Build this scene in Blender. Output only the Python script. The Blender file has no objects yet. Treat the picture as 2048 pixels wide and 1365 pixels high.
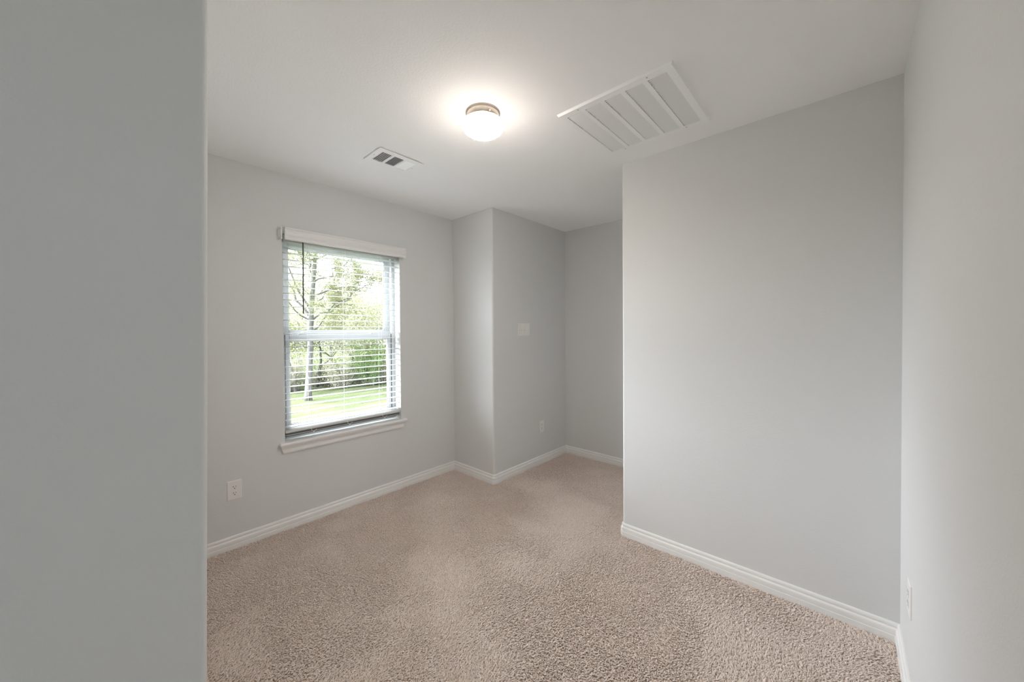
import bpy, bmesh, math, random
import numpy as np
from mathutils import Vector, Matrix

# ------------------------------------------------------------------ camera
SC = bpy.context.scene
COL = SC.collection
F_PX, HY = 738.15, 669.99
YAW, PITCH, ROLL, CAM_H = 0.73721, -0.01351, -0.00683, 1.36874
cam_data = bpy.data.cameras.new('camera')
cam = bpy.data.objects.new('camera', cam_data)
COL.objects.link(cam)
SC.camera = cam
cam_data.sensor_fit = 'HORIZONTAL'
cam_data.sensor_width = 36.0
cam_data.lens = F_PX * 36.0 / 2048.0
cam_data.shift_y = (HY - 682.5) / 2048.0
cam_data.clip_start = 0.02
cam_data.clip_end = 500
_c, _s = math.cos(YAW), math.sin(YAW)
_right, _fwd, _up = Vector((_c, _s, 0)), Vector((-_s, _c, 0)), Vector((0, 0, 1))
_F = _fwd * math.cos(PITCH) + _up * math.sin(PITCH)
_U0 = -_fwd * math.sin(PITCH) + _up * math.cos(PITCH)
_R = _right * math.cos(ROLL) + _U0 * math.sin(ROLL)
_U = -_right * math.sin(ROLL) + _U0 * math.cos(ROLL)
cam.matrix_world = Matrix(((_R.x, _U.x, -_F.x, 0), (_R.y, _U.y, -_F.y, 0), (_R.z, _U.z, -_F.z, CAM_H), (0, 0, 0, 1)))

# ------------------------------------------------------------------ plan of the room (metres)
H = 2.44
W = 2.844                 # window wall at x = -W
YJ, XJ = 2.283, -2.299    # boxed-out corner beside the window wall
YB = 3.405                # back wall of the alcove
YE, XE = 2.280, -1.094    # big partition wall
XR = 0.174                # right wall
XL, YL = -0.950, 0.1188   # near left wall and its end
YH = -2.6                 # end of the hall behind the camera
TH = 0.12
YO = 0.36                 # the right wall ends here; unseen landing added beside the camera to let in light
LX = 2.30                 # far wall of the added landing and its fill window
LY0, LY1, LZ0, LZ1 = -2.00, -0.15, 0.85, 2.10
WY0, WY1, WZ0, WZ1 = 0.815, 1.703, 0.598, 2.035   # window opening

# ------------------------------------------------------------------ daylight, exposure
world = bpy.data.worlds.new('overcast_sky')
SC.world = world
world.use_nodes = True
SKY_BASE, SKY_GLOW = 2.5, 43.0
SUN_DIR = Vector((-0.53, -0.46, 0.72)).normalized()       # where the sun stands behind the cloud
_nt = world.node_tree
bg = _nt.nodes['Background']
_tc = _nt.nodes.new('ShaderNodeTexCoord')
_dot = _nt.nodes.new('ShaderNodeVectorMath')
_dot.operation = 'DOT_PRODUCT'
_dot.inputs[1].default_value = SUN_DIR
_mr = _nt.nodes.new('ShaderNodeMapRange')
_mr.interpolation_type = 'SMOOTHERSTEP'
_mr.inputs['From Min'].default_value = 0.45
_mr.inputs['From Max'].default_value = 1.0
_mr.inputs['To Min'].default_value = SKY_BASE
_mr.inputs['To Max'].default_value = SKY_GLOW
bg.inputs[0].default_value = (0.92, 0.972, 1.04, 1)
_nt.links.new(_tc.outputs['Generated'], _dot.inputs[0])
_nt.links.new(_dot.outputs['Value'], _mr.inputs['Value'])
_nt.links.new(_mr.outputs['Result'], bg.inputs[1])
def window_portal(name, loc, rot, sx, sy):
    d = bpy.data.lights.new(name, 'AREA')
    d.shape = 'RECTANGLE'
    d.size, d.size_y = sx, sy
    d.cycles.is_portal = True
    o = bpy.data.objects.new(name, d)
    COL.objects.link(o)
    o.location = loc
    o.rotation_euler = rot
window_portal('window_daylight', (-W - 0.19, (WY0 + WY1) / 2, (WZ0 + WZ1) / 2), (math.pi / 2, 0, -math.pi / 2), WY1 - WY0, WZ1 - WZ0)
window_portal('fill_window_daylight', (LX + 0.17, (LY0 + LY1) / 2, (LZ0 + LZ1) / 2), (math.pi / 2, 0, math.pi / 2), LY1 - LY0, LZ1 - LZ0)  # sampling portal for the added landing window
LAMP = 79.0
LAMP_COLOR = (1.0, 0.90, 0.805, 1)

SC.view_settings.view_transform = 'Standard'
SC.view_settings.look = 'None'
SC.view_settings.gamma = 1.0
SC.view_settings.use_curve_mapping = False
SC.view_settings.exposure = 0.58
SC.cycles.max_bounces = 14
SC.cycles.diffuse_bounces = 8
SC.cycles.transparent_max_bounces = 16
SC.cycles.caustics_reflective = False
SC.cycles.caustics_refractive = False
SC.cycles.use_denoising = True

rng = np.random.default_rng(7)
random.seed(7)

# ------------------------------------------------------------------ materials
def mat(name, color, rough=0.6, metal=0.0, bump=None, spec=0.5):
    m = bpy.data.materials.new(name)
    m.use_nodes = True
    nt = m.node_tree
    b = nt.nodes['Principled BSDF']
    b.inputs['Base Color'].default_value = (*color, 1)
    b.inputs['Roughness'].default_value = rough
    b.inputs['Metallic'].default_value = metal
    b.inputs['Specular IOR Level'].default_value = spec
    if bump:
        scale, strength, dist = bump
        tc = nt.nodes.new('ShaderNodeTexCoord')
        n = nt.nodes.new('ShaderNodeTexNoise')
        n.inputs['Scale'].default_value = scale
        n.inputs['Detail'].default_value = 2.0
        bp = nt.nodes.new('ShaderNodeBump')
        bp.inputs['Strength'].default_value = strength
        bp.inputs['Distance'].default_value = dist
        nt.links.new(tc.outputs['Object'], n.inputs['Vector'])
        nt.links.new(n.outputs['Fac'], bp.inputs['Height'])
        nt.links.new(bp.outputs['Normal'], b.inputs['Normal'])
    return m

def noise_color(m, c0, c1, scale, detail=4.0, lo=0.35, hi=0.65, stretch=None):
    nt = m.node_tree
    b = nt.nodes['Principled BSDF']
    tc = nt.nodes.new('ShaderNodeTexCoord')
    n = nt.nodes.new('ShaderNodeTexNoise')
    n.inputs['Scale'].default_value = scale
    n.inputs['Detail'].default_value = detail
    r = nt.nodes.new('ShaderNodeValToRGB')
    r.color_ramp.elements[0].position, r.color_ramp.elements[1].position = lo, hi
    r.color_ramp.elements[0].color = (*c0, 1)
    r.color_ramp.elements[1].color = (*c1, 1)
    src = tc.outputs['Object']
    if stretch:
        mp = nt.nodes.new('ShaderNodeMapping')
        mp.inputs['Scale'].default_value = stretch
        nt.links.new(src, mp.inputs['Vector'])
        src = mp.outputs['Vector']
    nt.links.new(src, n.inputs['Vector'])
    nt.links.new(n.outputs['Fac'], r.inputs['Fac'])
    nt.links.new(r.outputs['Color'], b.inputs['Base Color'])

M_WALL = mat('warm_grey_wall_paint', (0.695, 0.698, 0.695), 0.75, bump=(170, 0.35, 0.0015), spec=0.3)
M_CEIL = mat('white_ceiling_paint', (0.94, 0.94, 0.94), 0.9, bump=(120, 0.45, 0.0018), spec=0.2)
M_TRIM = mat('white_trim_paint', (0.84, 0.835, 0.825), 0.4)
M_PLATE = mat('white_plastic_plate', (0.82, 0.80, 0.785), 0.35)
M_SLOT = mat('dark_slot', (0.03, 0.028, 0.026), 0.6)
M_VINYL = mat('white_window_vinyl', (0.50, 0.515, 0.53), 0.35)
M_GASKET = mat('dark_weatherstrip', (0.05, 0.05, 0.05), 0.7)
M_BLIND = mat('white_faux_wood', (0.64, 0.64, 0.63), 0.4)
M_VALANCE = mat('white_valance', (0.80, 0.795, 0.785), 0.4)
M_WAND = mat('backlit_dark_wand', (0.055, 0.06, 0.05), 0.3)  # backlit look of the wand put into its colour
M_RAIL_SHADE = mat('dark_grey_rail_shade', (0.12, 0.12, 0.115), 0.6)  # shade below the bottom rail put into the strip colour
M_CORD = mat('white_cord', (0.82, 0.82, 0.80), 0.7)
M_METAL = mat('white_enamelled_metal', (0.94, 0.945, 0.945), 0.35)
M_LOUVER = mat('white_louver_metal', (0.82, 0.825, 0.825), 0.45)
M_DUCT = mat('grey_duct', (0.30, 0.31, 0.31), 0.6)
M_NICKEL = mat('brushed_nickel', (0.68, 0.60, 0.52), 0.32, metal=1.0)
M_SCREW = mat('dull_screw', (0.5, 0.49, 0.48), 0.4, metal=0.6)
M_BARK = mat('pale_grey_bark', (0.42, 0.40, 0.385), 0.9, spec=0.1)
noise_color(M_BARK, (0.10, 0.096, 0.095), (0.19, 0.185, 0.184), 3.0, 5.0, stretch=(4, 4, 1))
M_BARK_D = mat('brown_grey_bark', (0.22, 0.20, 0.18), 0.9, spec=0.1)
noise_color(M_BARK_D, (0.16, 0.15, 0.142), (0.36, 0.34, 0.325), 3.0, 5.0, stretch=(4, 4, 1))
M_GRASS = mat('lawn_grass', (0.2, 0.3, 0.1), 1.0, spec=0.0)
noise_color(M_GRASS, (0.040, 0.050, 0.024), (0.080, 0.094, 0.048), 0.9, 8.0, 0.35, 0.68, stretch=(1.0, 0.35, 1))

def leaf_mat(name, color, trans=0.4):
    m = bpy.data.materials.new(name)
    m.use_nodes = True
    nt = m.node_tree
    nt.nodes.remove(nt.nodes['Principled BSDF'])
    out = nt.nodes['Material Output']
    d = nt.nodes.new('ShaderNodeBsdfDiffuse')
    t = nt.nodes.new('ShaderNodeBsdfTranslucent')
    mx = nt.nodes.new('ShaderNodeMixShader')
    mx.inputs[0].default_value = trans
    d.inputs[0].default_value = (*color, 1)
    t.inputs[0].default_value = (*[min(1, c * 1.1) for c in color], 1)
    nt.links.new(d.outputs[0], mx.inputs[1])
    nt.links.new(t.outputs[0], mx.inputs[2])
    nt.links.new(mx.outputs[0], out.inputs[0])
    return m
M_LEAF = leaf_mat('pale_spring_leaf', (0.165, 0.172, 0.092))
M_LEAF2 = leaf_mat('grey_green_leaf', (0.33, 0.325, 0.235))
M_LEAF3 = leaf_mat('fresh_green_leaf', (0.200, 0.310, 0.105))
M_TWIG = leaf_mat('dry_twig', (0.50, 0.47, 0.45), 0.1)

def glass_mat():
    m = bpy.data.materials.new('clear_glass')
    m.use_nodes = True
    nt = m.node_tree
    nt.nodes.remove(nt.nodes['Principled BSDF'])
    out = nt.nodes['Material Output']
    t = nt.nodes.new('ShaderNodeBsdfTransparent')
    t.inputs[0].default_value = (0.97, 0.98, 0.975, 1)
    g = nt.nodes.new('ShaderNodeBsdfGlossy')
    g.inputs['Roughness'].default_value = 0.0
    fr = nt.nodes.new('ShaderNodeFresnel')
    fr.inputs[0].default_value = 1.45
    mul = nt.nodes.new('ShaderNodeMath')
    mul.operation = 'MULTIPLY'
    mul.inputs[1].default_value = 0.5
    mx = nt.nodes.new('ShaderNodeMixShader')
    nt.links.new(fr.outputs[0], mul.inputs[0])
    nt.links.new(mul.outputs[0], mx.inputs[0])
    nt.links.new(t.outputs[0], mx.inputs[1])
    nt.links.new(g.outputs[0], mx.inputs[2])
    nt.links.new(mx.outputs[0], out.inputs[0])
    return m
M_GLASS = glass_mat()

def lamp_mat():
    m = bpy.data.materials.new('lit_frosted_glass')
    m.use_nodes = True
    b = m.node_tree.nodes['Principled BSDF']
    b.inputs['Base Color'].default_value = (0.9, 0.88, 0.85, 1)
    b.inputs['Roughness'].default_value = 0.25
    b.inputs['Emission Color'].default_value = LAMP_COLOR
    # emission graded by hand: underside glows most, shoulder least, for a smaller ceiling halo
    nt = m.node_tree
    ge = nt.nodes.new('ShaderNodeNewGeometry')
    sp = nt.nodes.new('ShaderNodeSeparateXYZ')
    mr = nt.nodes.new('ShaderNodeMapRange')
    mr.inputs['From Min'].default_value = 0.0
    mr.inputs['From Max'].default_value = -0.95
    mr.inputs['To Min'].default_value = LAMP * 0.045
    mr.inputs['To Max'].default_value = LAMP
    nt.links.new(ge.outputs['Normal'], sp.inputs[0])
    nt.links.new(sp.outputs['Z'], mr.inputs['Value'])
    nt.links.new(mr.outputs['Result'], b.inputs['Emission Strength'])
    return m
M_LAMP = lamp_mat()

def carpet_mat():
    m = mat('beige_carpet_yarn', (0.5, 0.42, 0.37), 0.95, spec=0.1)
    nt = m.node_tree
    b = nt.nodes['Principled BSDF']
    at = nt.nodes.new('ShaderNodeAttribute')
    at.attribute_name = 'yarn'
    r = nt.nodes.new('ShaderNodeValToRGB')
    r.color_ramp.elements[0].color = (0.735, 0.625, 0.56, 1)
    r.color_ramp.elements[1].color = (0.87, 0.765, 0.70, 1)
    nt.links.new(at.outputs['Fac'], r.inputs['Fac'])
    nt.links.new(r.outputs['Color'], b.inputs['Base Color'])
    return m
M_CARPET = carpet_mat()
M_BACKING = mat('carpet_backing', (0.72, 0.63, 0.575), 0.95)

# ------------------------------------------------------------------ mesh helpers
def obj(name, bm, m, parent=None, smooth=False):
    me = bpy.data.meshes.new(name)
    if isinstance(bm, bmesh.types.BMesh):
        bmesh.ops.recalc_face_normals(bm, faces=bm.faces)
        bm.to_mesh(me)
        bm.free()
    else:
        me.from_pydata(bm[0], [], bm[1])
    me.materials.append(m)
    if smooth:
        for p in me.polygons:
            p.use_smooth = True
    o = bpy.data.objects.new(name, me)
    COL.objects.link(o)
    if parent is not None:
        o.parent = parent
        o.matrix_parent_inverse = Matrix.Translation(parent.location).inverted() if parent.rotation_euler.z == 0 else Matrix.Identity(4)
    return o

def tag(o, label, cat, group=None, kind=None):
    if label:
        o['label'] = label
    if cat:
        o['category'] = cat
    if group:
        o['group'] = group
    if kind:
        o['kind'] = kind
    return o

def empty(name, loc, label, cat, group=None, kind=None):
    o = bpy.data.objects.new(name, None)
    COL.objects.link(o)
    o.location = loc
    o.empty_display_size = 0.1
    return tag(o, label, cat, group, kind)

def add_box(bm, lo, hi, bevel=0.0, seg=2):
    x0, y0, z0 = lo
    x1, y1, z1 = hi
    v = [bm.verts.new(p) for p in ((x0, y0, z0), (x1, y0, z0), (x1, y1, z0), (x0, y1, z0), (x0, y0, z1), (x1, y0, z1), (x1, y1, z1), (x0, y1, z1))]
    fs = [bm.faces.new([v[i] for i in q]) for q in ((0, 3, 2, 1), (4, 5, 6, 7), (0, 1, 5, 4), (1, 2, 6, 5), (2, 3, 7, 6), (3, 0, 4, 7))]
    if bevel > 0:
        es = set(e for f in fs for e in f.edges)
        bmesh.ops.bevel(bm, geom=list(es), offset=bevel, segments=seg, profile=0.5, affect='EDGES')
    return v

def box(lo, hi, bevel=0.0, seg=2):
    bm = bmesh.new()
    add_box(bm, lo, hi, bevel, seg)
    return bm

def prism(poly, z0, z1):
    """poly: list of (x, y) counter-clockwise, extruded upwards"""
    bm = bmesh.new()
    lo = [bm.verts.new((x, y, z0)) for x, y in poly]
    hi = [bm.verts.new((x, y, z1)) for x, y in poly]
    bm.faces.new(lo[::-1])
    bm.faces.new(hi)
    n = len(poly)
    for i in range(n):
        j = (i + 1) % n
        bm.faces.new((lo[i], lo[j], hi[j], hi[i]))
    return bm

def rounded(poly, corners, r, seg=6):
    """round the listed corner indices of a polygon with radius r"""
    out = []
    n = len(poly)
    for i, p in enumerate(poly):
        if i not in corners:
            out.append(p)
            continue
        p = Vector(p)
        a = (Vector(poly[i - 1]) - p).normalized()
        b = (Vector(poly[(i + 1) % n]) - p).normalized()
        cen = p + (a + b) * r
        for k in range(seg + 1):
            t = k / seg * math.pi / 2
            q = cen - b * r * math.cos(t) - a * r * math.sin(t)
            out.append((q.x, q.y))
    return out

def tube(bm, pts, radii, n=6, cap=True):
    rings = []
    pts = [Vector(p) for p in pts]
    ref = None
    for i, p in enumerate(pts):
        d = (pts[min(i + 1, len(pts) - 1)] - pts[max(i - 1, 0)]).normalized()
        if ref is None:
            ref = Vector((0, 0, 1)) if abs(d.z) < 0.9 else Vector((1, 0, 0))
        u = d.cross(ref)
        if u.length < 1e-5:
            u = d.orthogonal()
        u.normalize()
        w = d.cross(u).normalized()
        ref = w.cross(d) if False else ref
        rings.append([bm.verts.new(p + (u * math.cos(2 * math.pi * k / n) + w * math.sin(2 * math.pi * k / n)) * radii[i]) for k in range(n)])
    for a, b in zip(rings, rings[1:]):
        for k in range(n):
            bm.faces.new((a[k], a[(k + 1) % n], b[(k + 1) % n], b[k]))
    if cap:
        bm.faces.new(rings[0][::-1])
        bm.faces.new(rings[-1])

def lathe(bm, prof, cx, cy, n=48):
    """prof: list of (radius, z); radius 0 closes to a point"""
    rings = []
    for r, z in prof:
        if r < 1e-6:
            rings.append([bm.verts.new((cx, cy, z))])
        else:
            rings.append([bm.verts.new((cx + r * math.cos(2 * math.pi * k / n), cy + r * math.sin(2 * math.pi * k / n), z)) for k in range(n)])
    for a, b in zip(rings, rings[1:]):
        for k in range(n):
            j = (k + 1) % n
            if len(a) == 1:
                bm.faces.new((a[0], b[k], b[j]))
            elif len(b) == 1:
                bm.faces.new((a[k], a[j], b[0]))
            else:
                bm.faces.new((a[k], a[j], b[j], b[k]))

def extrude_profile_y(prof, y0, y1):
    """prof: closed list of (x, z); extruded along y"""
    bm = bmesh.new()
    a = [bm.verts.new((x, y0, z)) for x, z in prof]
    b = [bm.verts.new((x, y1, z)) for x, z in prof]
    bm.faces.new(a)
    bm.faces.new(b[::-1])
    n = len(prof)
    for i in range(n):
        j = (i + 1) % n
        bm.faces.new((a[i], b[i], b[j], a[j]))
    return bm

def structure(name, bm, m, smooth=False):
    o = obj(name, bm, m, None, smooth)
    o['kind'] = 'structure'
    return o

# ------------------------------------------------------------------ room shell
T = TH
BR = 0.016     # bullnose radius of the drywall corners
structure('floor', box((-W - T, YH - T, -0.12), (LX + 0.15, YB + T, 0.0055)), M_BACKING)
structure('ceiling', box((-W - T, YH - T, H), (LX + 0.15, YB + T, H + 0.12)), M_CEIL)
structure('wall_right', prism([(XR, YO), (LX, YO), (LX, YO + T), (XR + T, YO + T), (XR + T, YE + T), (XR, YE + T)], 0, H), M_WALL)
structure('wall_partition', prism(rounded([(XE, YE), (XR, YE), (XR, YE + T), (XE + T, YE + T), (XE + T, YB), (XE, YB)], [0], BR), 0, H), M_WALL)
structure('wall_back', box((XJ, YB, 0), (XR, YB + T, H)), M_WALL)
structure('wall_corner', prism(rounded([(-W, YJ), (XJ, YJ), (XJ, YB + T), (-W, YB + T)], [1], BR), 0, H), M_WALL)
_left = prism(rounded([(XL - T, YH), (XL, YH), (XL, YL), (-W, YL), (-W, YL - T), (XL - T, YL - T)], [2], 0.014), 0, H)
for v in _left.verts:            # this wall end stands a little out of plumb
    if v.co.z > 1 and v.co.y > YL - T - 0.01:
        v.co.y += 0.0365
structure('wall_left', _left, M_WALL)
structure('wall_hall', box((XL - T, YH - T, 0), (LX, YH, H)), M_WALL)

def wall_with_opening(along, at, depth, a0, a1, o0, o1, z0, z1):
    """wall panel with one opening; 'at' is the room face, the wall reaches back by depth"""
    bm = bmesh.new()
    us = [a0, o0, o1, a1]
    zs = [0, z0, z1, H]
    def V(u, d, z):
        return bm.verts.new((at - d, u, z) if along == 'y' else (u, at - d, z))
    fr = [[V(u, 0, z) for z in zs] for u in us]
    bk = [[V(u, depth, z) for z in zs] for u in us]
    for i in range(3):
        for j in range(3):
            if i == 1 and j == 1:
                continue
            bm.faces.new((fr[i][j], fr[i + 1][j], fr[i + 1][j + 1], fr[i][j + 1]))
            bm.faces.new((bk[i][j], bk[i][j + 1], bk[i + 1][j + 1], bk[i + 1][j]))
    for (i, j), (k, l) in (((1, 1), (2, 1)), ((2, 1), (2, 2)), ((2, 2), (1, 2)), ((1, 2), (1, 1))):
        bm.faces.new((fr[i][j], fr[k][l], bk[k][l], bk[i][j]))
    for i in range(3):
        for j in (0, 3):
            bm.faces.new((fr[i][j], fr[i + 1][j], bk[i + 1][j], bk[i][j]))
            bm.faces.new((fr[j][i], fr[j][i + 1], bk[j][i + 1], bk[j][i]))
    return bm
structure('wall_window', wall_with_opening('y', -W, 0.165, YL - T, YB + T, WY0, WY1, WZ0, WZ1), M_WALL)
structure('wall_landing', wall_with_opening('y', LX, -0.15, YH - T, YO + T, LY0, LY1, LZ0, LZ1), M_WALL)

# baseboards: one moulded profile mitred around the room
PROFILE = [(0.0, 0.0), (0.0155, 0.0), (0.0155, 0.036), (0.0145, 0.0382), (0.0122, 0.0386), (0.0122, 0.0400), (0.0138, 0.0420), (0.0138, 0.0585),
           (0.0125, 0.0635), (0.0085, 0.0672), (0.0068, 0.0690), (0.0068, 0.0715), (0.0088, 0.0740), (0.0092, 0.0800), (0.0080, 0.0855), (0.0045, 0.0890), (0.0, 0.0900)]
CH = 0.011
LOOP = [((LX, YH), 'landing'), ((LX, YO), 'landing'), ((XR, YO), 'right'), ((XR, YE), 'partition'), ((XE + CH, YE), 'partition'), ((XE, YE + CH), 'alcove'), ((XE, YB), 'back'), ((XJ, YB), 'switch'),
        ((XJ, YJ + CH), 'corner'), ((XJ - CH, YJ), 'corner'), ((-W, YJ), 'window'), ((-W, YL), 'left'), ((XL - CH, YL), 'left'), ((XL, YL - CH), 'left'), ((XL, YH), 'hall')]
def baseboards():
    P = [Vector(p) for p, _ in LOOP]
    n = len(P)
    def normal(i):
        d = (P[(i + 1) % n] - P[i]).normalized()
        return Vector((-d.y, d.x))
    mit = []
    for i in range(n):
        a, b = normal(i - 1), normal(i)
        m = (a + b).normalized()
        mit.append(m / m.dot(b))
    runs = {}
    for i in range(n):
        runs.setdefault(LOOP[i][1], []).append(i)
    for side, idx in runs.items():
        bm = bmesh.new()
        for i in idx:
            j = (i + 1) % n
            a = [bm.verts.new((P[i].x + mit[i].x * t, P[i].y + mit[i].y * t, z)) for t, z in PROFILE]
            b = [bm.verts.new((P[j].x + mit[j].x * t, P[j].y + mit[j].y * t, z)) for t, z in PROFILE]
            for k in range(len(PROFILE)):
                l = (k + 1) % len(PROFILE)
                bm.faces.new((a[k], b[k], b[l], a[l]))
            bm.faces.new(a[::-1])
            bm.faces.new(b)
        structure('baseboard_' + side, bm, M_TRIM)
baseboards()

# ------------------------------------------------------------------ carpet: cut-pile yarn tufts
def value_noise(x, y, cell, seed):
    r = np.random.default_rng(seed)
    g = r.random((64, 64))
    u, v = x / cell + 20.3, y / cell + 20.7
    i, j = np.floor(u).astype(int), np.floor(v).astype(int)
    fu, fv = u - i, v - j
    fu, fv = fu * fu * (3 - 2 * fu), fv * fv * (3 - 2 * fv)
    i %= 63
    j %= 63
    return (g[i, j] * (1 - fu) + g[i + 1, j] * fu) * (1 - fv) + (g[i, j + 1] * (1 - fu) + g[i + 1, j + 1] * fu) * fv

def carpet():
    S = 0.0053
    gx, gy = np.meshgrid(np.arange(-W, XR + 0.1, S), np.arange(-0.2, YB, S))
    x, y = gx.ravel(), gy.ravel()
    x = x + rng.uniform(-0.55, 0.55, x.size) * S
    y = y + rng.uniform(-0.55, 0.55, y.size) * S
    m = 0.017
    main = (x > -W + m) & (x < XR - m) & (y > YL + m) & (y < YE - m)
    hall = (x > XL + m) & (x < LX - m) & (y <= YL + m)
    alc = (x > XJ + m) & (x < XE - m) & (y >= YE - m) & (y < YB - m)
    keep = main | hall | alc
    x, y = x[keep], y[keep]
    n = x.size
    # the way the pile lies: brushed streaks and footprints, plus each yarn's own twist
    big = value_noise(x + 0.35 * y, y, 0.55, 3) * 0.65 + value_noise(x, y, 0.17, 4) * 0.35
    ang = (big - 0.5) * 7.5 + 0.6 + rng.normal(0, 0.75, n)
    lean = np.clip(0.0075 + 0.0045 * value_noise(x, y, 0.25, 5) + rng.normal(0, 0.0028, n), 0.001, 0.018)
    hgt = np.clip(rng.normal(0.0125, 0.0015, n) + 0.003 * (value_noise(x, y, 0.3, 6) - 0.5), 0.007, 0.018)
    rad = rng.normal(0.0029, 0.0004, n)
    dx, dy = np.cos(ang), np.sin(ang)
    levels = ((0.0, 0.0, 0.85), (0.12, 0.45, 1.0), (0.50, 0.82, 1.05), (0.92, 1.0, 0.72))
    K = 4
    V = []
    tw0 = rng.uniform(0, 6.28, n)
    for lv, (sl, sh, sr) in enumerate(levels):
        cx, cy, cz = x + dx * lean * sl, y + dy * lean * sl, hgt * sh
        for k in range(K):
            a = tw0 + 2 * math.pi * k / K + 0.35 * lv
            tilt = sl * 0.55
            ca, sa = np.cos(a), np.sin(a)
            V.append(np.stack((cx + rad * sr * (ca * dx * (1 - 0.5 * tilt) - sa * dy), cy + rad * sr * (ca * dy * (1 - 0.5 * tilt) + sa * dx), cz - rad * sr * ca * tilt), 1))
    V.append(np.stack((x + dx * lean * 1.12, y + dy * lean * 1.12, hgt * 1.02), 1))
    V = np.stack(V, 1)
    V[:, :, 2] = np.maximum(V[:, :, 2], 0.0052)
    nv = V.shape[1]
    quads = []
    for l in range(len(levels) - 1):
        for k in range(K):
            j = (k + 1) % K
            quads.append((l * K + k, l * K + j, (l + 1) * K + j, (l + 1) * K + k))
    tris = []
    top = (len(levels) - 1) * K
    for k in range(K):
        tris.append((top + k, top + (k + 1) % K, nv - 1))
    q = np.array(quads)
    t = np.array(tris)
    base = (np.arange(n) * nv)[:, None, None]
    loops = np.concatenate(((base + q[None]).reshape(n, -1), (base + t[None]).reshape(n, -1)), 1).ravel()
    sizes = np.tile(np.array([4] * len(quads) + [3] * len(tris)), n)
    starts = np.concatenate(([0], np.cumsum(sizes)[:-1]))
    me = bpy.data.meshes.new('carpet')
    me.vertices.add(n * nv)
    me.vertices.foreach_set('co', V.reshape(-1).astype(np.float32))
    me.loops.add(loops.size)
    me.loops.foreach_set('vertex_index', loops.astype(np.int32))
    me.polygons.add(sizes.size)
    me.polygons.foreach_set('loop_start', starts.astype(np.int32))
    me.polygons.foreach_set('use_smooth', np.ones(sizes.size, bool))
    me.update(calc_edges=True)
    att = me.attributes.new('yarn', 'FLOAT', 'POINT')
    yarn = np.clip(rng.normal(0.5, 0.2, n), 0, 1)
    att.data.foreach_set('value', np.repeat(yarn, nv).astype(np.float32))
    me.materials.append(M_CARPET)
    o = bpy.data.objects.new('carpet', me)
    COL.objects.link(o)
    tag(o, 'beige cut-pile carpet laid wall to wall over the floor', 'carpet', kind='stuff')
carpet()

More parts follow.
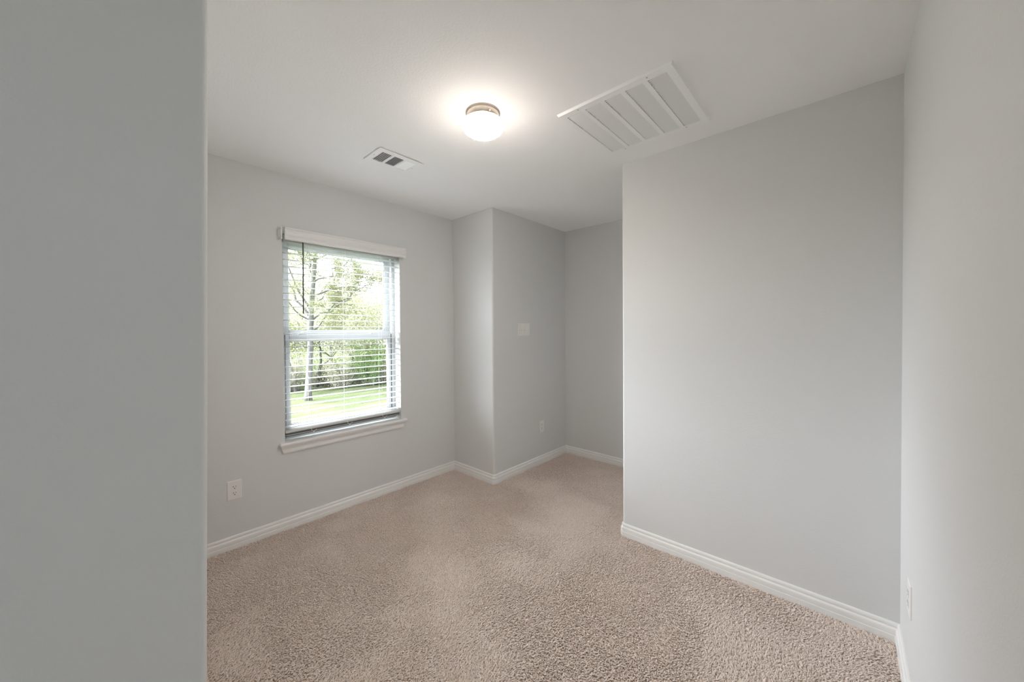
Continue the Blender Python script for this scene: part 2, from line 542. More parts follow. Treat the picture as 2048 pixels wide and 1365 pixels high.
# ------------------------------------------------------------------ window unit
def window():
    win = empty('window_1', (-W, (WY0 + WY1) / 2, WZ0), 'white double-hung window with two sashes in the grey wall', 'window', kind='structure')
    xo, xi = -W - 0.160, -W - 0.088      # outer and inner face of the vinyl frame
    fz0, fz1 = WZ0, WZ1
    fw = 0.030
    bm = bmesh.new()
    add_box(bm, (xo, WY0, fz0), (xi, WY0 + fw, fz1), 0.003)
    add_box(bm, (xo, WY1 - fw, fz0), (xi, WY1, fz1), 0.003)
    add_box(bm, (xo, WY0 + fw, fz1 - fw), (xi, WY1 - fw, fz1), 0.003)
    add_box(bm, (xo, WY0 + fw, fz0), (xi, WY1 - fw, fz0 + 0.045), 0.003)
    # parting tracks in the side jambs
    for ya, yb in ((WY0 + fw, WY0 + fw + 0.010), (WY1 - fw - 0.010, WY1 - fw)):
        add_box(bm, (xo + 0.030, ya, fz0 + 0.045), (xo + 0.036, yb, fz1 - fw), 0.001)
    obj('frame', bm, M_VINYL, win)
    ya, yb = WY0 + fw + 0.007, WY1 - fw - 0.007
    zm0, zm1 = 1.300, 1.345
    # lower sash, inner track
    x0, x1 = xo + 0.040, xi - 0.004
    lo = empty('lower_sash', (x0, ya, fz0 + 0.045), None, None)
    lo.parent = win
    lo.matrix_parent_inverse = Matrix.Translation(win.location).inverted()
    def sash(x0, x1, z0, z1, stile, bottom, top):
        bm = bmesh.new()
        add_box(bm, (x0, ya, z0), (x1, ya + stile, z1), 0.003)
        add_box(bm, (x0, yb - stile, z0), (x1, yb, z1), 0.003)
        add_box(bm, (x0, ya + stile, z0), (x1, yb - stile, z0 + bottom), 0.003)
        add_box(bm, (x0, ya + stile, z1 - top), (x1, yb - stile, z1), 0.003)
        # glazing bead
        s = 0.006
        xm = (x0 + x1) / 2
        for lo_, hi_ in (((xm - 0.006, ya + stile, z0 + bottom), (xm + 0.006, ya + stile + s, z1 - top)), ((xm - 0.006, yb - stile - s, z0 + bottom), (xm + 0.006, yb - stile, z1 - top)),
                         ((xm - 0.006, ya + stile, z0 + bottom), (xm + 0.006, yb - stile, z0 + bottom + s)), ((xm - 0.006, ya + stile, z1 - top - s), (xm + 0.006, yb - stile, z1 - top))):
            add_box(bm, lo_, hi_)
        return bm
    bpy.data.objects.remove(lo)
    lz0 = fz0 + 0.046
    lower = obj('lower_sash', sash(x0, x1, lz0, zm1, 0.026, 0.062, 0.045), M_VINYL, win)
    xm = (x0 + x1) / 2
    obj('glass_pane', box((xm - 0.002, ya + 0.026, lz0 + 0.062), (xm + 0.002, yb - 0.026, zm1 - 0.045)), M_GLASS, lower)
    for yc in (0.968, 1.515):
        b = bmesh.new()
        add_box(b, (x1 - 0.030, yc - 0.030, zm1), (x1 - 0.004, yc + 0.030, zm1 + 0.007), 0.002)
        add_box(b, (x1 - 0.024, yc - 0.012, zm1 + 0.006), (x1 - 0.008, yc + 0.012, zm1 + 0.016), 0.003)
        add_box(b, (x1 - 0.020, yc - 0.006, zm1 + 0.013), (x1 - 0.011, yc + 0.034, zm1 + 0.020), 0.002)
        obj('sash_lock', b, M_VINYL, lower)
    # upper sash, outer track
    u0, u1 = xo + 0.004, xo + 0.030
    upper = obj('upper_sash', sash(u0, u1, zm0 + 0.012, fz1 - fw, 0.034, 0.060, 0.040), M_VINYL, win)
    um = (u0 + u1) / 2
    obj('glass_pane', box((um - 0.002, ya + 0.034, zm0 + 0.072), (um + 0.002, yb - 0.034, fz1 - fw - 0.040)), M_GLASS, upper)
    # dark weatherstrip in the gap beside the lower sash
    bm = bmesh.new()
    add_box(bm, (x0, yb + 0.0005, lz0), (x1 - 0.001, WY1 - fw - 0.0002, zm1 - 0.002))
    obj('weatherstrip', bm, M_GASKET, win)
    # stool and apron
    bm = prism([(-W, WY0 - 0.038), (-W + 0.036, WY0 - 0.038), (-W + 0.040, WY0 - 0.034), (-W + 0.040, WY1 + 0.034), (-W + 0.036, WY1 + 0.038), (-W, WY1 + 0.038), (-W, WY1 - 0.001), (xi - 0.002, WY1 - 0.001), (xi - 0.002, WY0 + 0.001), (-W, WY0 + 0.001)], WZ0 - 0.008, WZ0 + 0.012)
    es = [e for e in bm.edges if abs(e.verts[0].co.z - e.verts[1].co.z) < 1e-6 and max(v.co.x for v in e.verts) > -W + 0.03]
    bmesh.ops.bevel(bm, geom=es, offset=0.006, segments=3, profile=0.5, affect='EDGES')
    obj('stool', bm, M_TRIM, win)
    prof = [(-W, WZ0 - 0.008), (-W + 0.022, WZ0 - 0.008), (-W + 0.022, WZ0 - 0.018), (-W + 0.017, WZ0 - 0.026), (-W + 0.0145, WZ0 - 0.036), (-W + 0.0145, WZ0 - 0.055), (-W + 0.011, WZ0 - 0.064), (-W + 0.004, WZ0 - 0.067), (-W, WZ0 - 0.067)]
    bm = extrude_profile_y(prof, WY0 - 0.028, WY1 + 0.028)
    for v in bm.verts:           # tapered returns at both ends
        k = (WZ0 - 0.008 - v.co.z) / 0.059 * 0.016
        v.co.y += k if v.co.y < 1.2 else -k
    obj('apron', bm, M_TRIM, win)
window()

def wide_window(name, swap, at, out, u0, u1, z0, z1, label):
    """added two-light fill window; 'at' is the room face of its wall, 'out' (+1/-1) points outdoors"""
    win = empty(name, (at, (u0 + u1) / 2, z0) if swap else ((u0 + u1) / 2, at, z0), label, 'window', kind='structure')
    def B(bm, ua, ub, da, db, za, zb, bev=0.0):
        lo, hi = sorted((at + out * da, at + out * db))
        add_box(bm, (lo, ua, za) if swap else (ua, lo, za), (hi, ub, zb) if swap else (ub, hi, zb), bev)
        return bm
    bm = bmesh.new()
    f = 0.045
    um = (u0 + u1) / 2
    for ua, ub in ((u0, u0 + f), (um - f / 2, um + f / 2), (u1 - f, u1)):
        B(bm, ua, ub, 0.08, 0.14, z0, z1, 0.003)
    for ua, ub in ((u0 + f, um - f / 2), (um + f / 2, u1 - f)):
        B(bm, ua, ub, 0.08, 0.14, z0, z0 + f, 0.003)
        B(bm, ua, ub, 0.08, 0.14, z1 - f, z1, 0.003)
    obj('frame', bm, M_VINYL, win)
    for ua, ub in ((u0 + f, um - f / 2), (um + f / 2, u1 - f)):
        obj('glass_pane', B(bmesh.new(), ua, ub, 0.108, 0.112, z0 + f, z1 - f), M_GLASS, win)
    obj('stool', B(bmesh.new(), u0 + 0.002, u1 - 0.002, 0.079, -0.03, z0 + 0.001, z0 + 0.02, 0.004), M_TRIM, win)
wide_window('unseen_fill_window', True, LX, 1, LY0, LY1, LZ0, LZ1, 'wide white window added out of view to light the near left wall')  # unseen window added to brighten the near left wall

# ------------------------------------------------------------------ blind
def blind():
    bl = empty('window_blind', (-W - 0.03, (WY0 + WY1) / 2, 2.0), 'white horizontal slat blind lowered over the window with its slats open', 'blind')
    ya, yb = WY0 + 0.008, WY1 - 0.006
    xc = -W - 0.032
    hw = 0.025
    obj('head_rail', box((-W - 0.058, ya, 1.985), (-W - 0.006, yb, 2.030), 0.002), M_BLIND, bl)
    # moulded valance in front of the head rail
    xv = -W + 0.034
    prof = [(xv, 1.988), (xv + 0.010, 1.988), (xv + 0.014, 1.990), (xv + 0.0145, 1.998), (xv + 0.011, 2.003), (xv + 0.012, 2.010), (xv + 0.0165, 2.022), (xv + 0.0180, 2.036),
            (xv + 0.0165, 2.046), (xv + 0.012, 2.053), (xv + 0.0125, 2.058), (xv + 0.0165, 2.062), (xv + 0.0165, 2.068), (xv + 0.013, 2.071), (xv, 2.071)]
    vb = extrude_profile_y(prof, 0.819, 1.738)
    val = obj('valance', vb, M_VALANCE, bl)
    prof2 = [(y - xv, z) for y, z in prof]
    # right return stays on the valance, the left one has come away
    b = bmesh.new()
    add_box(b, (-W + 0.001, 1.727, 1.990), (xv, 1.738, 2.070), 0.001)
    obj('valance_return', b, M_VALANCE, bl)
    b = bmesh.new()
    a = [b.verts.new((-W + 0.001, 0.799 - 0.6 * t, z)) for t, z in prof2]
    c = [b.verts.new((-W + 0.040 + 0.25 * t, 0.806 - 0.6 * t, z)) for t, z in prof2]
    b.faces.new(a)
    b.faces.new(c[::-1])
    for i in range(len(a)):
        j = (i + 1) % len(a)
        b.faces.new((a[i], c[i], c[j], a[j]))
    obj('valance_return', b, M_VALANCE, bl)
    # slats, slightly crowned
    zs = [1.957 - 0.0464 * i for i in range(28)]
    zs = [z for z in zs if z > 0.70]
    th = 0.0026
    def slat_bm(y0, y1):
        top, bot = [], []
        for i in range(7):
            t = -1 + i / 3
            z = 0.0016 * (1 - t * t)
            top.append((t * hw, z + th / 2))
            bot.append((t * hw, z - th / 2))
        return extrude_profile_y(top + bot[::-1], y0, y1)
    proto = obj('slat', slat_bm(ya + 0.002, yb - 0.002), M_BLIND, bl)
    w0 = Matrix.Translation((xc, 0, zs[0]))
    proto.matrix_parent_inverse = Matrix.Translation(bl.location).inverted()
    proto.location = (xc, 0, zs[0])
    for z in zs[1:]:
        c = proto.copy()
        COL.objects.link(c)
        c.location = (xc, 0, z)
    # bottom rail, a spare slat below it, dark strips added for the shade there
    zr = 0.664
    obj('bottom_rail', extrude_profile_y([(xc - hw, zr), (xc + hw - 0.006, zr), (xc + hw, zr + 0.003), (xc + hw - 0.001, zr + 0.008), (xc + hw - 0.010, zr + 0.016), (xc - hw + 0.010, zr + 0.026), (xc - hw, zr + 0.022)], ya + 0.001, yb - 0.001), M_BLIND, bl)
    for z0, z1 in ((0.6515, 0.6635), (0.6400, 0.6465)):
        o = obj('rail_shade_strip', box((xc - hw + 0.002, ya + 0.003, z0), (xc + hw - 0.003, yb - 0.003, z1), 0.001), M_RAIL_SHADE, bl)
        o['label'] = 'dark grey strip for the shade under the bottom rail'
    c = proto.copy()
    COL.objects.link(c)
    c.location = (xc, 0, 0.6484)
    # ladder and lift cords
    for yc in (0.985, 1.245, 1.535):
        b = bmesh.new()
        tube(b, [(xc + hw + 0.001, yc, 1.99), (xc + hw + 0.001, yc, zr + 0.004)], [0.0008, 0.0008], 6)
        tube(b, [(xc - hw - 0.001, yc, 1.99), (xc - hw - 0.001, yc, zr + 0.02)], [0.0008, 0.0008], 6)
        for z in zs:
            tube(b, [(xc - hw - 0.001, yc, z - 0.0022), (xc + hw + 0.001, yc, z - 0.0022)], [0.0005, 0.0005], 4)
        obj('ladder_cord', b, M_CORD, bl)
        b = bmesh.new()
        pts = [(xc + hw + 0.002, yc, zr + 0.003), (xc + hw + 0.004, yc + 0.004, zr - 0.012), (xc + hw + 0.005, yc + 0.014, zr - 0.019), (xc + hw + 0.005, yc + 0.026, zr - 0.012), (xc + hw + 0.005, yc + 0.036, zr - 0.004), (xc + hw + 0.004, yc + 0.030, zr - 0.010), (xc + hw + 0.004, yc + 0.012, zr - 0.024)]
        tube(b, pts, [0.0014] * len(pts), 6)
        add_box(b, (xc + hw, yc - 0.006, zr + 0.001), (xc + hw + 0.003, yc + 0.006, zr + 0.010), 0.001)
        obj('cord_knot', b, M_CORD, bl)
    b = bmesh.new()
    tube(b, [(-W + 0.004, 0.944, 1.992), (-W + 0.005, 0.944, 1.90), (-W + 0.004, 0.942, 1.70), (-W + 0.003, 0.941, 1.496), (-W + 0.003, 0.941, 1.492)], [0.0042, 0.0045, 0.0045, 0.0048, 0.003], 6)
    tube(b, [(-W - 0.010, 0.944, 1.994), (-W + 0.004, 0.944, 1.992)], [0.002, 0.002], 6)
    o = obj('tilt_wand', b, M_WAND, bl, True)
    o['label'] = 'tilt wand coloured dark as seen backlit'
blind()

# ------------------------------------------------------------------ ceiling fixtures
def ceiling_light(cx, cy, label):
    t = empty('ceiling_light', (cx, cy, H), label, 'light')
    b = bmesh.new()
    lathe(b, [(0, H), (0.0845, H), (0.0855, H - 0.002), (0.0850, H - 0.005), (0.0790, H - 0.007), (0.0785, H - 0.010), (0.0780, H - 0.034), (0.0765, H - 0.036), (0.070, H - 0.036), (0.070, H - 0.030), (0, H - 0.030)], cx, cy, 64)
    obj('canopy', b, M_NICKEL, t, True)
    z = H - 0.028
    prof = [(0.066, z), (0.066, z - 0.006), (0.080, z - 0.010), (0.0945, z - 0.018), (0.1015, z - 0.029), (0.1030, z - 0.038), (0.1005, z - 0.048), (0.092, z - 0.059), (0.078, z - 0.069), (0.060, z - 0.078), (0.040, z - 0.084), (0.020, z - 0.087), (0, z - 0.088)]
    b = bmesh.new()
    lathe(b, prof, cx, cy, 64)
    o = obj('globe_shade', b, M_LAMP, t, True)
    o['label'] = 'lit white frosted glass globe'
    for k in range(3):
        a = -2.45 + k * 2.094
        b = bmesh.new()
        d = Vector((math.cos(a), math.sin(a), 0))
        c = Vector((cx, cy, H - 0.027))
        tube(b, [c + d * 0.077, c + d * 0.083, c + d * 0.0831, c + d * 0.089], [0.0018, 0.0018, 0.0042, 0.0042], 10)
        obj('thumbscrew', b, M_NICKEL, t)
    return t
ceiling_light(-1.335, 1.268, 'round ceiling light with lit white globe and brushed metal canopy')

def register():
    x0, x1, y0, y1 = -2.222, -2.016, 1.088, 1.387
    t = empty('air_register', ((x0 + x1) / 2, (y0 + y1) / 2, H), 'small white supply air register on the ceiling near the window', 'vent')
    z = H - 0.007
    mx, my = 0.040, 0.040
    secs = [(y0 + 0.036, y0 + 0.106), (y0 + 0.118, y0 + 0.181), (y0 + 0.193, y1 - 0.036)]
    ix0, ix1 = x0 + 0.036, x1 - 0.036
    bm = bmesh.new()
    # rim sloping down from the ceiling, then a face with three openings
    ys = [y0 + 0.004] + [v for s in secs for v in s] + [y1 - 0.004]
    xs = [x0 + 0.004, ix0, ix1, x1 - 0.004]
    g = [[bm.verts.new((x, y, z)) for y in ys] for x in xs]
    for i in range(3):
        for j in range(7):
            if i == 1 and j in (1, 3, 5):
                continue
            bm.faces.new((g[i][j], g[i + 1][j], g[i + 1][j + 1], g[i][j + 1]))
    for j in (1, 3, 5):
        q = [g[1][j], g[2][j], g[2][j + 1], g[1][j + 1]]
        u = [bm.verts.new((v.co.x, v.co.y, H - 0.0005)) for v in q]
        for k in range(4):
            bm.faces.new((q[k], q[(k + 1) % 4], u[(k + 1) % 4], u[k]))
    c = [g[0][0], g[3][0], g[3][7], g[0][7]]
    edge = [[g[i][0] for i in range(4)], [g[3][j] for j in range(8)], [g[i][7] for i in (3, 2, 1, 0)], [g[0][j] for j in range(7, -1, -1)]]
    out = [bm.verts.new(p) for p in ((x0, y0, H - 0.001), (x1, y0, H - 0.0045), (x1, y1, H - 0.0045), (x0, y1, H - 0.001))]
    for k in range(4):
        bm.faces.new(edge[k][::-1] + [out[k], out[(k + 1) % 4]])
    obj('frame', bm, M_METAL, t)
    # dark duct boot behind the louvres
    b = bmesh.new()
    for ya, yb in secs:
        q = [b.verts.new(p) for p in ((ix0, ya, H - 0.0008), (ix1, ya, H - 0.0008), (ix1, yb, H - 0.0008), (ix0, yb, H - 0.0008))]
        b.faces.new(q)
    obj('duct_opening', b, M_DUCT, t)
    def bank(sec, n, along, tilt):
        b = bmesh.new()
        ya, yb = sec
        for k in range(n):
            f = (k + 0.5) / n
            h = 0.0058
            if along == 'x':
                yc = ya + (yb - ya) * f
                w = (yb - ya) / n * 0.50 * tilt
                pr = [(yc - w, z), (yc - w + 0.0008, z - 0.0001), (yc + w + 0.0008, z + h), (yc + w, z + h)]
                v0 = [b.verts.new((ix0, p, q)) for p, q in pr]
                v1 = [b.verts.new((ix1, p, q)) for p, q in pr]
            else:
                xc = ix0 + (ix1 - ix0) * f
                w = (ix1 - ix0) / n * 0.50 * tilt
                pr = [(xc - w, z), (xc - w + 0.0008, z - 0.0001), (xc + w + 0.0008, z + h), (xc + w, z + h)]
                v0 = [b.verts.new((p, ya, q)) for p, q in pr]
                v1 = [b.verts.new((p, yb, q)) for p, q in pr]
            for i in range(4):
                j = (i + 1) % 4
                b.faces.new((v0[i], v0[j], v1[j], v1[i]))
            b.faces.new(v0)
            b.faces.new(v1[::-1])
        return b
    obj('louver_bank', bank(secs[0], 6, 'x', 0.75), M_METAL, t)
    obj('louver_bank', bank(secs[1], 11, 'y', -0.62), M_METAL, t)
    obj('louver_bank', bank(secs[2], 6, 'x', -1.0), M_METAL, t)
    b = bmesh.new()
    tube(b, [(ix0 + 0.012, y0 + 0.030, z + 0.001), (ix0 + 0.012, y0 + 0.030, z - 0.012), (ix0 + 0.020, y0 + 0.030, z - 0.016)], [0.002, 0.002, 0.0025], 8)
    obj('damper_lever', b, M_METAL, t)
    for yc in (y0 + 0.018, y1 - 0.018):
        b = bmesh.new()
        lathe(b, [(0, z - 0.0014), (0.0028, z - 0.0010), (0.0036, z + 0.0005)], (x0 + x1) / 2, yc, 12)
        obj('screw', b, M_SCREW, t)
register()

def return_grille():
    x0, x1, y0, y1 = -1.077, -0.519, 1.531, 2.086
    t = empty('return_air_grille', ((x0 + x1) / 2, (y0 + y1) / 2, H), 'large square white return air grille with five louvered columns on the ceiling', 'vent')
    z = H - 0.012
    bd = 0.036
    n = 5
    gap = 0.0215
    cw = (x1 - x0 - 2 * bd - (n - 1) * gap) / n
    cols = [(x0 + bd + i * (cw + gap), x0 + bd + i * (cw + gap) + cw) for i in range(n)]
    ya, yb = y0 + 0.040, y1 - 0.036
    bm = bmesh.new()
    xs = [x0 + 0.005] + [v for c in cols for v in c] + [x1 - 0.005]
    ys = [y0 + 0.005, ya, yb, y1 - 0.005]
    g = [[bm.verts.new((x, y, z)) for y in ys] for x in xs]
    for i in range(len(xs) - 1):
        for j in range(3):
            if j == 1 and i % 2 == 1:
                continue
            bm.faces.new((g[i][j], g[i + 1][j], g[i + 1][j + 1], g[i][j + 1]))
    for i in range(1, len(xs) - 1, 2):
        q = [g[i][1], g[i + 1][1], g[i + 1][2], g[i][2]]
        u = [bm.verts.new((v.co.x, v.co.y, H - 0.0005)) for v in q]
        for k in range(4):
            bm.faces.new((q[k], q[(k + 1) % 4], u[(k + 1) % 4], u[k]))
    L = len(xs)
    edge = [[g[i][0] for i in range(L)], [g[L - 1][j] for j in range(4)], [g[i][3] for i in range(L - 1, -1, -1)], [g[0][j] for j in range(3, -1, -1)]]
    out = [bm.verts.new(p) for p in ((x0, y0, H), (x1, y0, H), (x1, y1, H), (x0, y1, H))]
    for k in range(4):
        bm.faces.new(edge[k][::-1] + [out[k], out[(k + 1) % 4]])
    obj('frame', bm, M_METAL, t)
    b = bmesh.new()
    for ca, cb in cols:
        b.faces.new([b.verts.new(p) for p in ((ca, ya, H - 0.0008), (cb, ya, H - 0.0008), (cb, yb, H - 0.0008), (ca, yb, H - 0.0008))])
    obj('duct_opening', b, M_DUCT, t)
    m = 36
    for ca, cb in cols:
        b = bmesh.new()
        for k in range(m):
            yc = ya + (yb - ya) * (k + 0.5) / m
            w = (yb - ya) / m * 0.58
            h = 0.0105
            # louvres are stamped: one long edge sits at the face, ends curve up into the slot
            pr = [(yc - w, z + h), (yc - w * 0.2, z + 0.0035), (yc + w, z - 0.0006), (yc + w, z + 0.0002), (yc - w * 0.2, z + 0.0043), (yc - w, z + h + 0.0006)]
            v0 = [b.verts.new((ca + 0.0005, yc + w + (p - yc - w) * 0.22, z + (q - z) * 0.22)) for p, q in pr]
            v1 = [b.verts.new((ca + 0.013, p, q)) for p, q in pr]
            v2 = [b.verts.new((cb, p, q)) for p, q in pr]
            for va, vb in ((v0, v1), (v1, v2)):
                for i in range(6):
                    j = (i + 1) % 6
                    b.faces.new((va[i], va[j], vb[j], vb[i]))
        obj('louver_column', b, M_LOUVER, t)
    for xs_, ys_ in ((x0 + 0.11, y0 + 0.018), (x1 - 0.11, y0 + 0.018), (x0 + 0.11, y1 - 0.018), (x1 - 0.11, y1 - 0.018)):
        b = bmesh.new()
        lathe(b, [(0, z - 0.0016), (0.003, z - 0.0012), (0.004, z + 0.0005)], xs_, ys_, 12)
        obj('screw', b, M_SCREW, t)
return_grille()

# ------------------------------------------------------------------ outlets and switch
def plate_bm(w, h, t=0.0055):
    """wall plate lying in local yz, facing +x"""
    b = bmesh.new()
    v0 = [b.verts.new((0, y, z)) for y, z in ((-w / 2, -h / 2), (w / 2, -h / 2), (w / 2, h / 2), (-w / 2, h / 2))]
    e = 0.0035
    v1 = [b.verts.new((t * 0.55, y, z)) for y, z in ((-w / 2, -h / 2), (w / 2, -h / 2), (w / 2, h / 2), (-w / 2, h / 2))]
    v2 = [b.verts.new((t, y, z)) for y, z in ((-w / 2 + e, -h / 2 + e), (w / 2 - e, -h / 2 + e), (w / 2 - e, h / 2 - e), (-w / 2 + e, h / 2 - e))]
    for a, c in ((v0, v1), (v1, v2)):
        for i in range(4):
            j = (i + 1) % 4
            b.faces.new((a[i], a[j], c[j], c[i]))
    b.faces.new(v2)
    return b

def disc_yz(b, cy, cz, ry, rz, x0, x1, n=24, flat=None):
    ring0, ring1 = [], []
    for k in range(n):
        a = 2 * math.pi * k / n
        y, z = ry * math.cos(a), rz * math.sin(a)
        if flat:
            z = max(-flat, min(flat, z))
        ring0.append(b.verts.new((x0, cy + y, cz + z)))
        ring1.append(b.verts.new((x1, cy + y, cz + z)))
    for k in range(n):
        j = (k + 1) % n
        b.faces.new((ring0[k], ring0[j], ring1[j], ring1[k]))
    b.faces.new(ring1)

def local(name, b, m, t):
    me = bpy.data.meshes.new(name)
    bmesh.ops.recalc_face_normals(b, faces=b.faces)
    b.to_mesh(me)
    b.free()
    me.materials.append(m)
    o = bpy.data.objects.new(name, me)
    COL.objects.link(o)
    o.parent = t
    return o

def outlet(loc, rz, label):
    t = empty('wall_outlet', loc, label, 'outlet')
    t.rotation_euler.z = rz
    local('cover_plate', plate_bm(0.0745, 0.120), M_PLATE, t)
    for s in (1, -1):
        b = bmesh.new()
        disc_yz(b, 0, s * 0.0195, 0.0172, 0.0172, 0.004, 0.0068, 32, 0.0142)
        r = local('receptacle', b, M_PLATE, t)
        b = bmesh.new()
        zc = s * 0.0195
        add_box(b, (0.0055, -0.0076, zc + 0.000), (0.0072, -0.0050, zc + 0.0090))
        add_box(b, (0.0055, 0.0050, zc + 0.001), (0.0072, 0.0076, zc + 0.0080))
        disc_yz(b, 0, zc - 0.0072, 0.0030, 0.0028, 0.0055, 0.0072, 14)
        local('slot', b, M_SLOT, r)
    b = bmesh.new()
    disc_yz(b, 0, 0, 0.003, 0.003, 0.005, 0.0066, 12)
    local('screw', b, M_PLATE, t)
    return t
outlet((-W, 0.530, 0.374), 0, 'white duplex outlet low on the window wall, left of the window')
outlet((XJ, 2.968, 0.383), 0, 'small white outlet low on the alcove wall below the switch plate')
outlet((XR, 1.945, 0.385), math.pi, 'white outlet low on the near right wall, seen edge-on')

def switch():
    t = empty('light_switch', (XJ, 2.701, 1.369), 'square white three-toggle switch plate on the alcove wall', 'switch')
    local('cover_plate', plate_bm(0.166, 0.120, 0.006), M_PLATE, t)
    for k, up in ((-1, -1), (0, -1), (1, 1)):
        y = k * 0.046
        b = bmesh.new()
        add_box(b, (0.004, y - 0.0050, -0.012), (0.0068, y + 0.0050, 0.012), 0.0008)
        v = [b.verts.new(p) for p in ((0.006, y - 0.0038, -0.006), (0.006, y + 0.0038, -0.006), (0.006, y + 0.0038, 0.006), (0.006, y - 0.0038, 0.006))]
        zt = up * 0.0085
        u = [b.verts.new(p) for p in ((0.017, y - 0.0030, zt - 0.003), (0.017, y + 0.0030, zt - 0.003), (0.0175, y + 0.0030, zt + 0.003), (0.0175, y - 0.0030, zt + 0.003))]
        for i in range(4):
            j = (i + 1) % 4
            b.faces.new((v[i], v[j], u[j], u[i]))
        b.faces.new(u)
        local('toggle', b, M_PLATE, t)
        for zs in (-0.030, 0.030):
            b = bmesh.new()
            disc_yz(b, y, zs, 0.0028, 0.0028, 0.0055, 0.0072, 12)
            local('screw', b, M_PLATE, t)
switch()

# ------------------------------------------------------------------ outdoors: lawn and woods below the window
GZ = -2.90
def ground():
    bm = bmesh.new()
    nx, ny = 60, 60
    g = []
    for i in range(nx + 1):
        row = []
        for j in range(ny + 1):
            x = 20 - 120 * i / nx
            y = -60 + 140 * j / ny
            z = GZ + 0.10 * math.sin(0.31 * x + 0.17 * y) + 0.08 * math.sin(0.5 * y - 0.23 * x)
            row.append(bm.verts.new((x, y, z)))
        g.append(row)
    for i in range(nx):
        for j in range(ny):
            bm.faces.new((g[i][j], g[i + 1][j], g[i + 1][j + 1], g[i][j + 1]))
    o = structure('ground', bm, M_GRASS, True)
ground()

def leaves_mesh(name, centers, size, m, parent, flat=0.0):
    n = len(centers)
    c = np.asarray(centers)
    a = rng.normal(0, 1, (n, 3))
    a /= np.linalg.norm(a, axis=1)[:, None]
    b = rng.normal(0, 1, (n, 3))
    b -= a * (a * b).sum(1)[:, None]
    b /= np.linalg.norm(b, axis=1)[:, None]
    s = (size * rng.uniform(0.6, 1.4, n))[:, None]
    w = s * 0.55
    nrm = np.cross(a, b)
    V = np.stack((c - a * s, c - a * 0.1 * s + b * w + nrm * s * 0.15, c + a * s, c - a * 0.1 * s - b * w + nrm * s * 0.15), 1).reshape(-1, 3)
    me = bpy.data.meshes.new(name)
    me.vertices.add(n * 4)
    me.vertices.foreach_set('co', V.ravel().astype(np.float32))
    me.loops.add(n * 4)
    me.loops.foreach_set('vertex_index', np.arange(n * 4, dtype=np.int32))
    me.polygons.add(n)
    me.polygons.foreach_set('loop_start', np.arange(0, n * 4, 4, dtype=np.int32))
    me.update(calc_edges=True)
    me.materials.append(m)
    o = bpy.data.objects.new(name, me)
    COL.objects.link(o)
    o.parent = parent
    o.matrix_parent_inverse = Matrix.Translation(parent.location).inverted()
    return o

def grow(bm, tips, p, d, length, r, level, maxlevel, rnd, droop=0.0, sides=7):
    n = 5 if level < 2 else 3
    pts, rad = [p.copy()], [r]
    q = p.copy()
    for i in range(n):
        d = (d + Vector((rnd.gauss(0, 0.16), rnd.gauss(0, 0.16), rnd.gauss(0, 0.10) + 0.05 - droop))).normalized()
        q = q + d * (length / n)
        pts.append(q.copy())
        rad.append(r * (1 - 0.62 * (i + 1) / n))
    tube(bm, pts, rad, max(3, sides - level * 2))
    if level >= maxlevel - 1:
        for i in range(1, n + 1):
            tips.append(pts[i].copy())
    if level < maxlevel:
        k = rnd.randint(3, 5) if level == 0 else rnd.randint(3, 4)
        for i in range(k):
            t = 0.35 + 0.65 * (i + rnd.random() * 0.6) / k if level else 0.30 + 0.70 * (i + rnd.random() * 0.5) / k
            t = min(t, 0.98) * n
            j = min(int(t), n - 1)
            s = pts[j].lerp(pts[j + 1], t - j)
            rr = (rad[j] + (rad[j + 1] - rad[j]) * (t - j)) * 0.62
            side = d.orthogonal().normalized()
            side.rotate(Matrix.Rotation(rnd.uniform(0, 6.283), 3, d))
            nd = (d * 0.55 + side * rnd.uniform(0.6, 1.0) + Vector((0, 0, 0.15))).normalized()
            grow(bm, tips, s, nd, length * rnd.uniform(0.48, 0.68), rr, level + 1, maxlevel, rnd, droop, sides)

def tree(x, y, height, r, seed, bark, leaf, nleaf, label, group=None, lsize=0.07, spread=0.35, lean=(0, 0), maxlevel=3):
    rnd = random.Random(seed)
    t = empty('tree', (x, y, GZ - 0.15), label, 'tree', group)
    bm = bmesh.new()
    tips = []
    grow(bm, tips, Vector((x, y, GZ - 0.15)), Vector((lean[0], lean[1], 1)).normalized(), height * 0.72, r, 0, maxlevel, rnd, 0.0)
    obj('trunk', bm, bark, t, True)
    tp = np.array([tuple(v) for v in tips])
    idx = rng.integers(0, len(tp), nleaf)
    c = tp[idx] + rng.normal(0, spread, (nleaf, 3))
    leaves_mesh('foliage', c, lsize, leaf, t)
    return t

def polar(px_dir, dist):
    """a spot on the ground seen from the room along a horizontal direction"""
    v = Vector(px_dir).normalized()
    return v.x * dist, v.y * dist

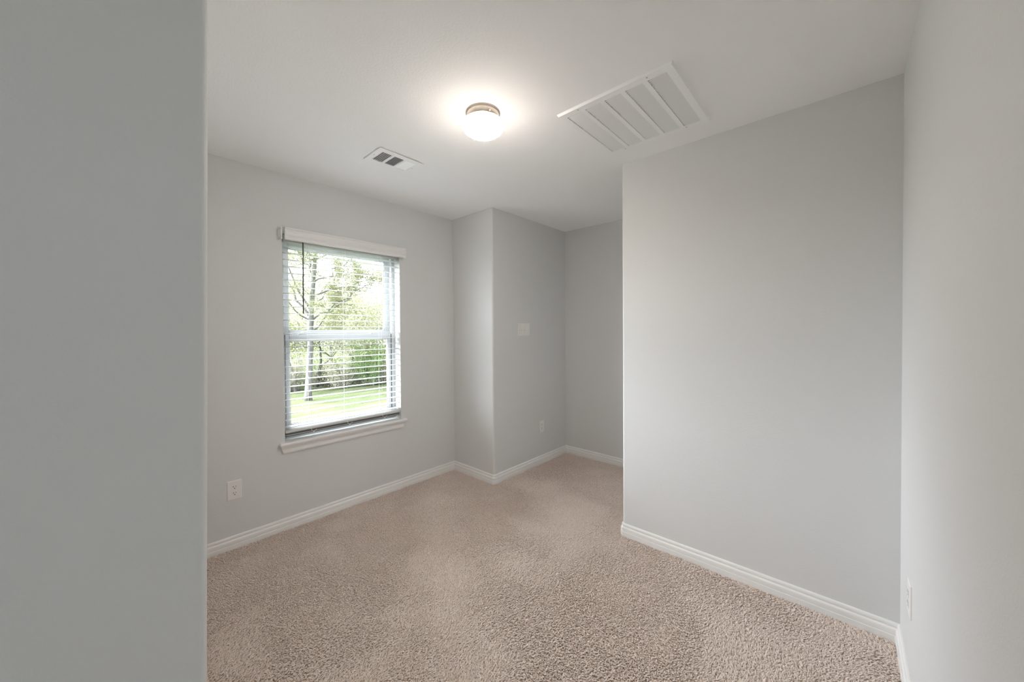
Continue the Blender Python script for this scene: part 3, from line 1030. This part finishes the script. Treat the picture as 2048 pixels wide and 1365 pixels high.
def big_tree():
    """the pale-barked tree standing alone on the lawn"""
    rnd = random.Random(11)
    x, y = polar((-0.9465, 0.3225), 26.0)
    t = empty('tree', (x, y, GZ - 0.1), 'pale grey-barked tree standing on the lawn in front of the woods', 'tree')
    bm = bmesh.new()
    tips = []
    u = Vector((0.3225, 0.9465, 0))       # to the right as seen from the room
    def P(r, z, f=0.0):
        return Vector((x, y, 0)) + u * r + Vector((-0.9465, 0.3225, 0)) * f + Vector((0, 0, z))
    main = [P(-0.05, GZ - 0.1), P(-0.02, GZ + 0.5), P(0.05, GZ + 1.8), P(0.12, GZ + 3.2), P(0.16, GZ + 4.6), P(0.25, GZ + 6.2), P(0.38, GZ + 8.0), P(0.55, GZ + 9.6), P(0.6, GZ + 11.5)]
    tube(bm, main, [0.27, 0.21, 0.185, 0.175, 0.165, 0.15, 0.12, 0.08, 0.03], 10)
    def limb(a, c, r, sag=0.0, n=7, wob=0.10):
        """a crooked limb from a to c; returns points along it"""
        pts, rad = [], []
        for i in range(n + 1):
            f = i / n
            j = Vector((rnd.gauss(0, wob), rnd.gauss(0, wob), rnd.gauss(0, wob))) if 0 < i else Vector()
            pts.append(a.lerp(c, f) + j + Vector((0, 0, sag * math.sin(math.pi * f))))
            rad.append(r * (1 - 0.82 * f))
        tube(bm, pts, rad, 7)
        return pts
    def dress(pts, r, n, ln, up=(-0.1, 0.8), bias=0.2, start=2):
        for i in range(n):
            k = rnd.randint(start, len(pts) - 1)
            d = Vector((rnd.gauss(0, 0.7), rnd.gauss(0, 0.7), rnd.uniform(*up))) + u * bias
            grow(bm, tips, pts[k], d.normalized(), ln * rnd.uniform(0.7, 1.2), r * 0.30, 1, 3, rnd)
    # leaning limbs to the left
    for z0, r1, z1, f, rr in ((5.0, -2.2, 9.8, 0.6, 0.085), (5.5, -1.8, 10.2, -0.5, 0.075), (4.9, -2.5, 8.0, -1.2, 0.05)):
        pts = limb(P(0.2, GZ + z0), P(r1, GZ + z1, f), rr, -0.25)
        dress(pts, rr, 4, 1.2, (-0.2, 0.6), -0.2, 3)
    # limbs to the right, rising over the woods
    for z0, dr, dz, f, rr in ((4.2, 2.6, 2.9, 0.9, 0.062), (4.9, 3.9, 2.4, -0.9, 0.062), (5.6, 2.2, 3.0, 1.5, 0.05), (6.4, 4.4, 1.3, 0.5, 0.058), (7.2, 3.6, 2.0, -0.5, 0.05), (3.7, 2.2, 1.2, 1.2, 0.042), (8.2, 2.2, 1.9, 0.6, 0.045), (7.9, -1.2, 2.2, 0.9, 0.04)):
        pts = limb(P(0.2, GZ + z0), P(0.2 + dr, GZ + z0 + dz, f), rr, 0.25, 8, 0.13)
        dress(pts, rr, 6, 1.15)
    for i in range(16):
        k = rnd.randint(4, 7)
        s = main[k].lerp(main[k + 1], rnd.random())
        grow(bm, tips, s, Vector((rnd.gauss(0, 0.8), rnd.gauss(0, 0.8), rnd.uniform(-0.1, 0.9))).normalized(), rnd.uniform(1.2, 2.0), 0.028, 1, 3, rnd)
    # bare pale twig hanging beside the trunk
    tube(bm, [P(0.1, GZ + 4.0), P(0.6, GZ + 4.15, -0.4), P(1.0, GZ + 4.05, -0.5), P(1.25, GZ + 3.5, -0.5), P(1.15, GZ + 3.1, -0.5), P(1.5, GZ + 2.4, -0.5), P(1.75, GZ + 1.6, -0.5)], [0.035, 0.03, 0.026, 0.024, 0.02, 0.016, 0.01], 6)
    tube(bm, [P(0.05, GZ + 3.2), P(-0.4, GZ + 3.5, -0.3), P(-1.0, GZ + 3.75, -0.4), P(-1.6, GZ + 3.6, -0.5)], [0.04, 0.03, 0.022, 0.01], 6)
    obj('trunk', bm, M_BARK, t, True)
    tp = np.array([tuple(v) for v in tips])
    n = 32000
    c = tp[rng.integers(0, len(tp), n)] + rng.normal(0, 0.13, (n, 3))
    leaves_mesh('foliage', c, 0.045, M_LEAF, t)
big_tree()

WOODS = 'trees in the woods beyond the lawn'
WOODS_LABEL = 'slim grey-barked tree with pale spring leaves in the woods beyond the lawn'
spots = []
for row, (dist, cnt) in enumerate(((33, 9), (39, 9), (47, 9))):
    for i in range(cnt):
        a = (i + 0.5 + random.uniform(-0.35, 0.35)) / cnt
        ang = math.radians(13 + 24 * a)          # degrees off -x towards +y
        spots.append((math.cos(ang) * -1, math.sin(ang), dist + random.uniform(-2, 2), row))
for i, (dx, dy, dist, row) in enumerate(spots):
    x, y = dx * dist, dy * dist
    tree(x, y, random.uniform(6.0, 8.2) + row * 1.0, random.uniform(0.09, 0.15), 100 + i, (M_BARK, M_BARK_D)[i % 2], (M_LEAF, M_LEAF2)[(i // 2) % 2], 3200, WOODS_LABEL, WOODS, 0.075, 0.40, (random.uniform(-0.12, 0.12), random.uniform(-0.12, 0.12)))

def shrub(x, y, w, h, seed, leaf, nleaf, label, group=None, twig=40):
    rnd = random.Random(seed)
    t = empty('shrub', (x, y, GZ - 0.1), label, 'shrub', group)
    bm = bmesh.new()
    tips = []
    for k in range(twig):
        a = rnd.uniform(0, 6.283)
        s = Vector((x + math.cos(a) * w * 0.25 * rnd.random(), y + math.sin(a) * w * 0.25 * rnd.random(), GZ - 0.1))
        e = Vector((x + math.cos(a) * w * 0.5 * rnd.random() ** 0.5 * 1.1, y + math.sin(a) * w * 0.5 * rnd.random() ** 0.5 * 1.1, GZ + h * rnd.uniform(0.4, 1.0)))
        m1 = s.lerp(e, 0.5) + Vector((rnd.gauss(0, 0.08), rnd.gauss(0, 0.08), 0.1))
        tube(bm, [s, m1, e], [0.022, 0.016, 0.006], 4)
        tips += [m1, e, m1.lerp(e, 0.5), s.lerp(m1, 0.6)]
    obj('stem', bm, M_TWIG, t, True)
    tp = np.array([tuple(v) for v in tips])
    c = tp[rng.integers(0, len(tp), nleaf)] + rng.normal(0, 0.17, (nleaf, 3))
    leaves_mesh('foliage', c, 0.06, leaf, t)
x, y = polar((-0.893, 0.450), 31.0)
shrub(x, y, 2.6, 4.2, 5, M_LEAF3, 6500, 'tall fresh green bush at the right end of the woods edge')
BRUSH = 'brush along the edge of the woods'
for i in range(16):
    a = math.radians(13.5 + 23 * (i + 0.5) / 16)
    d = 32.0 + random.uniform(-1.2, 2.2)
    shrub(-math.cos(a) * d, math.sin(a) * d, random.uniform(2.0, 3.0), random.uniform(1.8, 3.4), 300 + i, (M_LEAF2, M_LEAF, M_LEAF2, M_LEAF3)[i % 4], 2200, 'twiggy grey-green brush along the edge of the woods', BRUSH, 45)
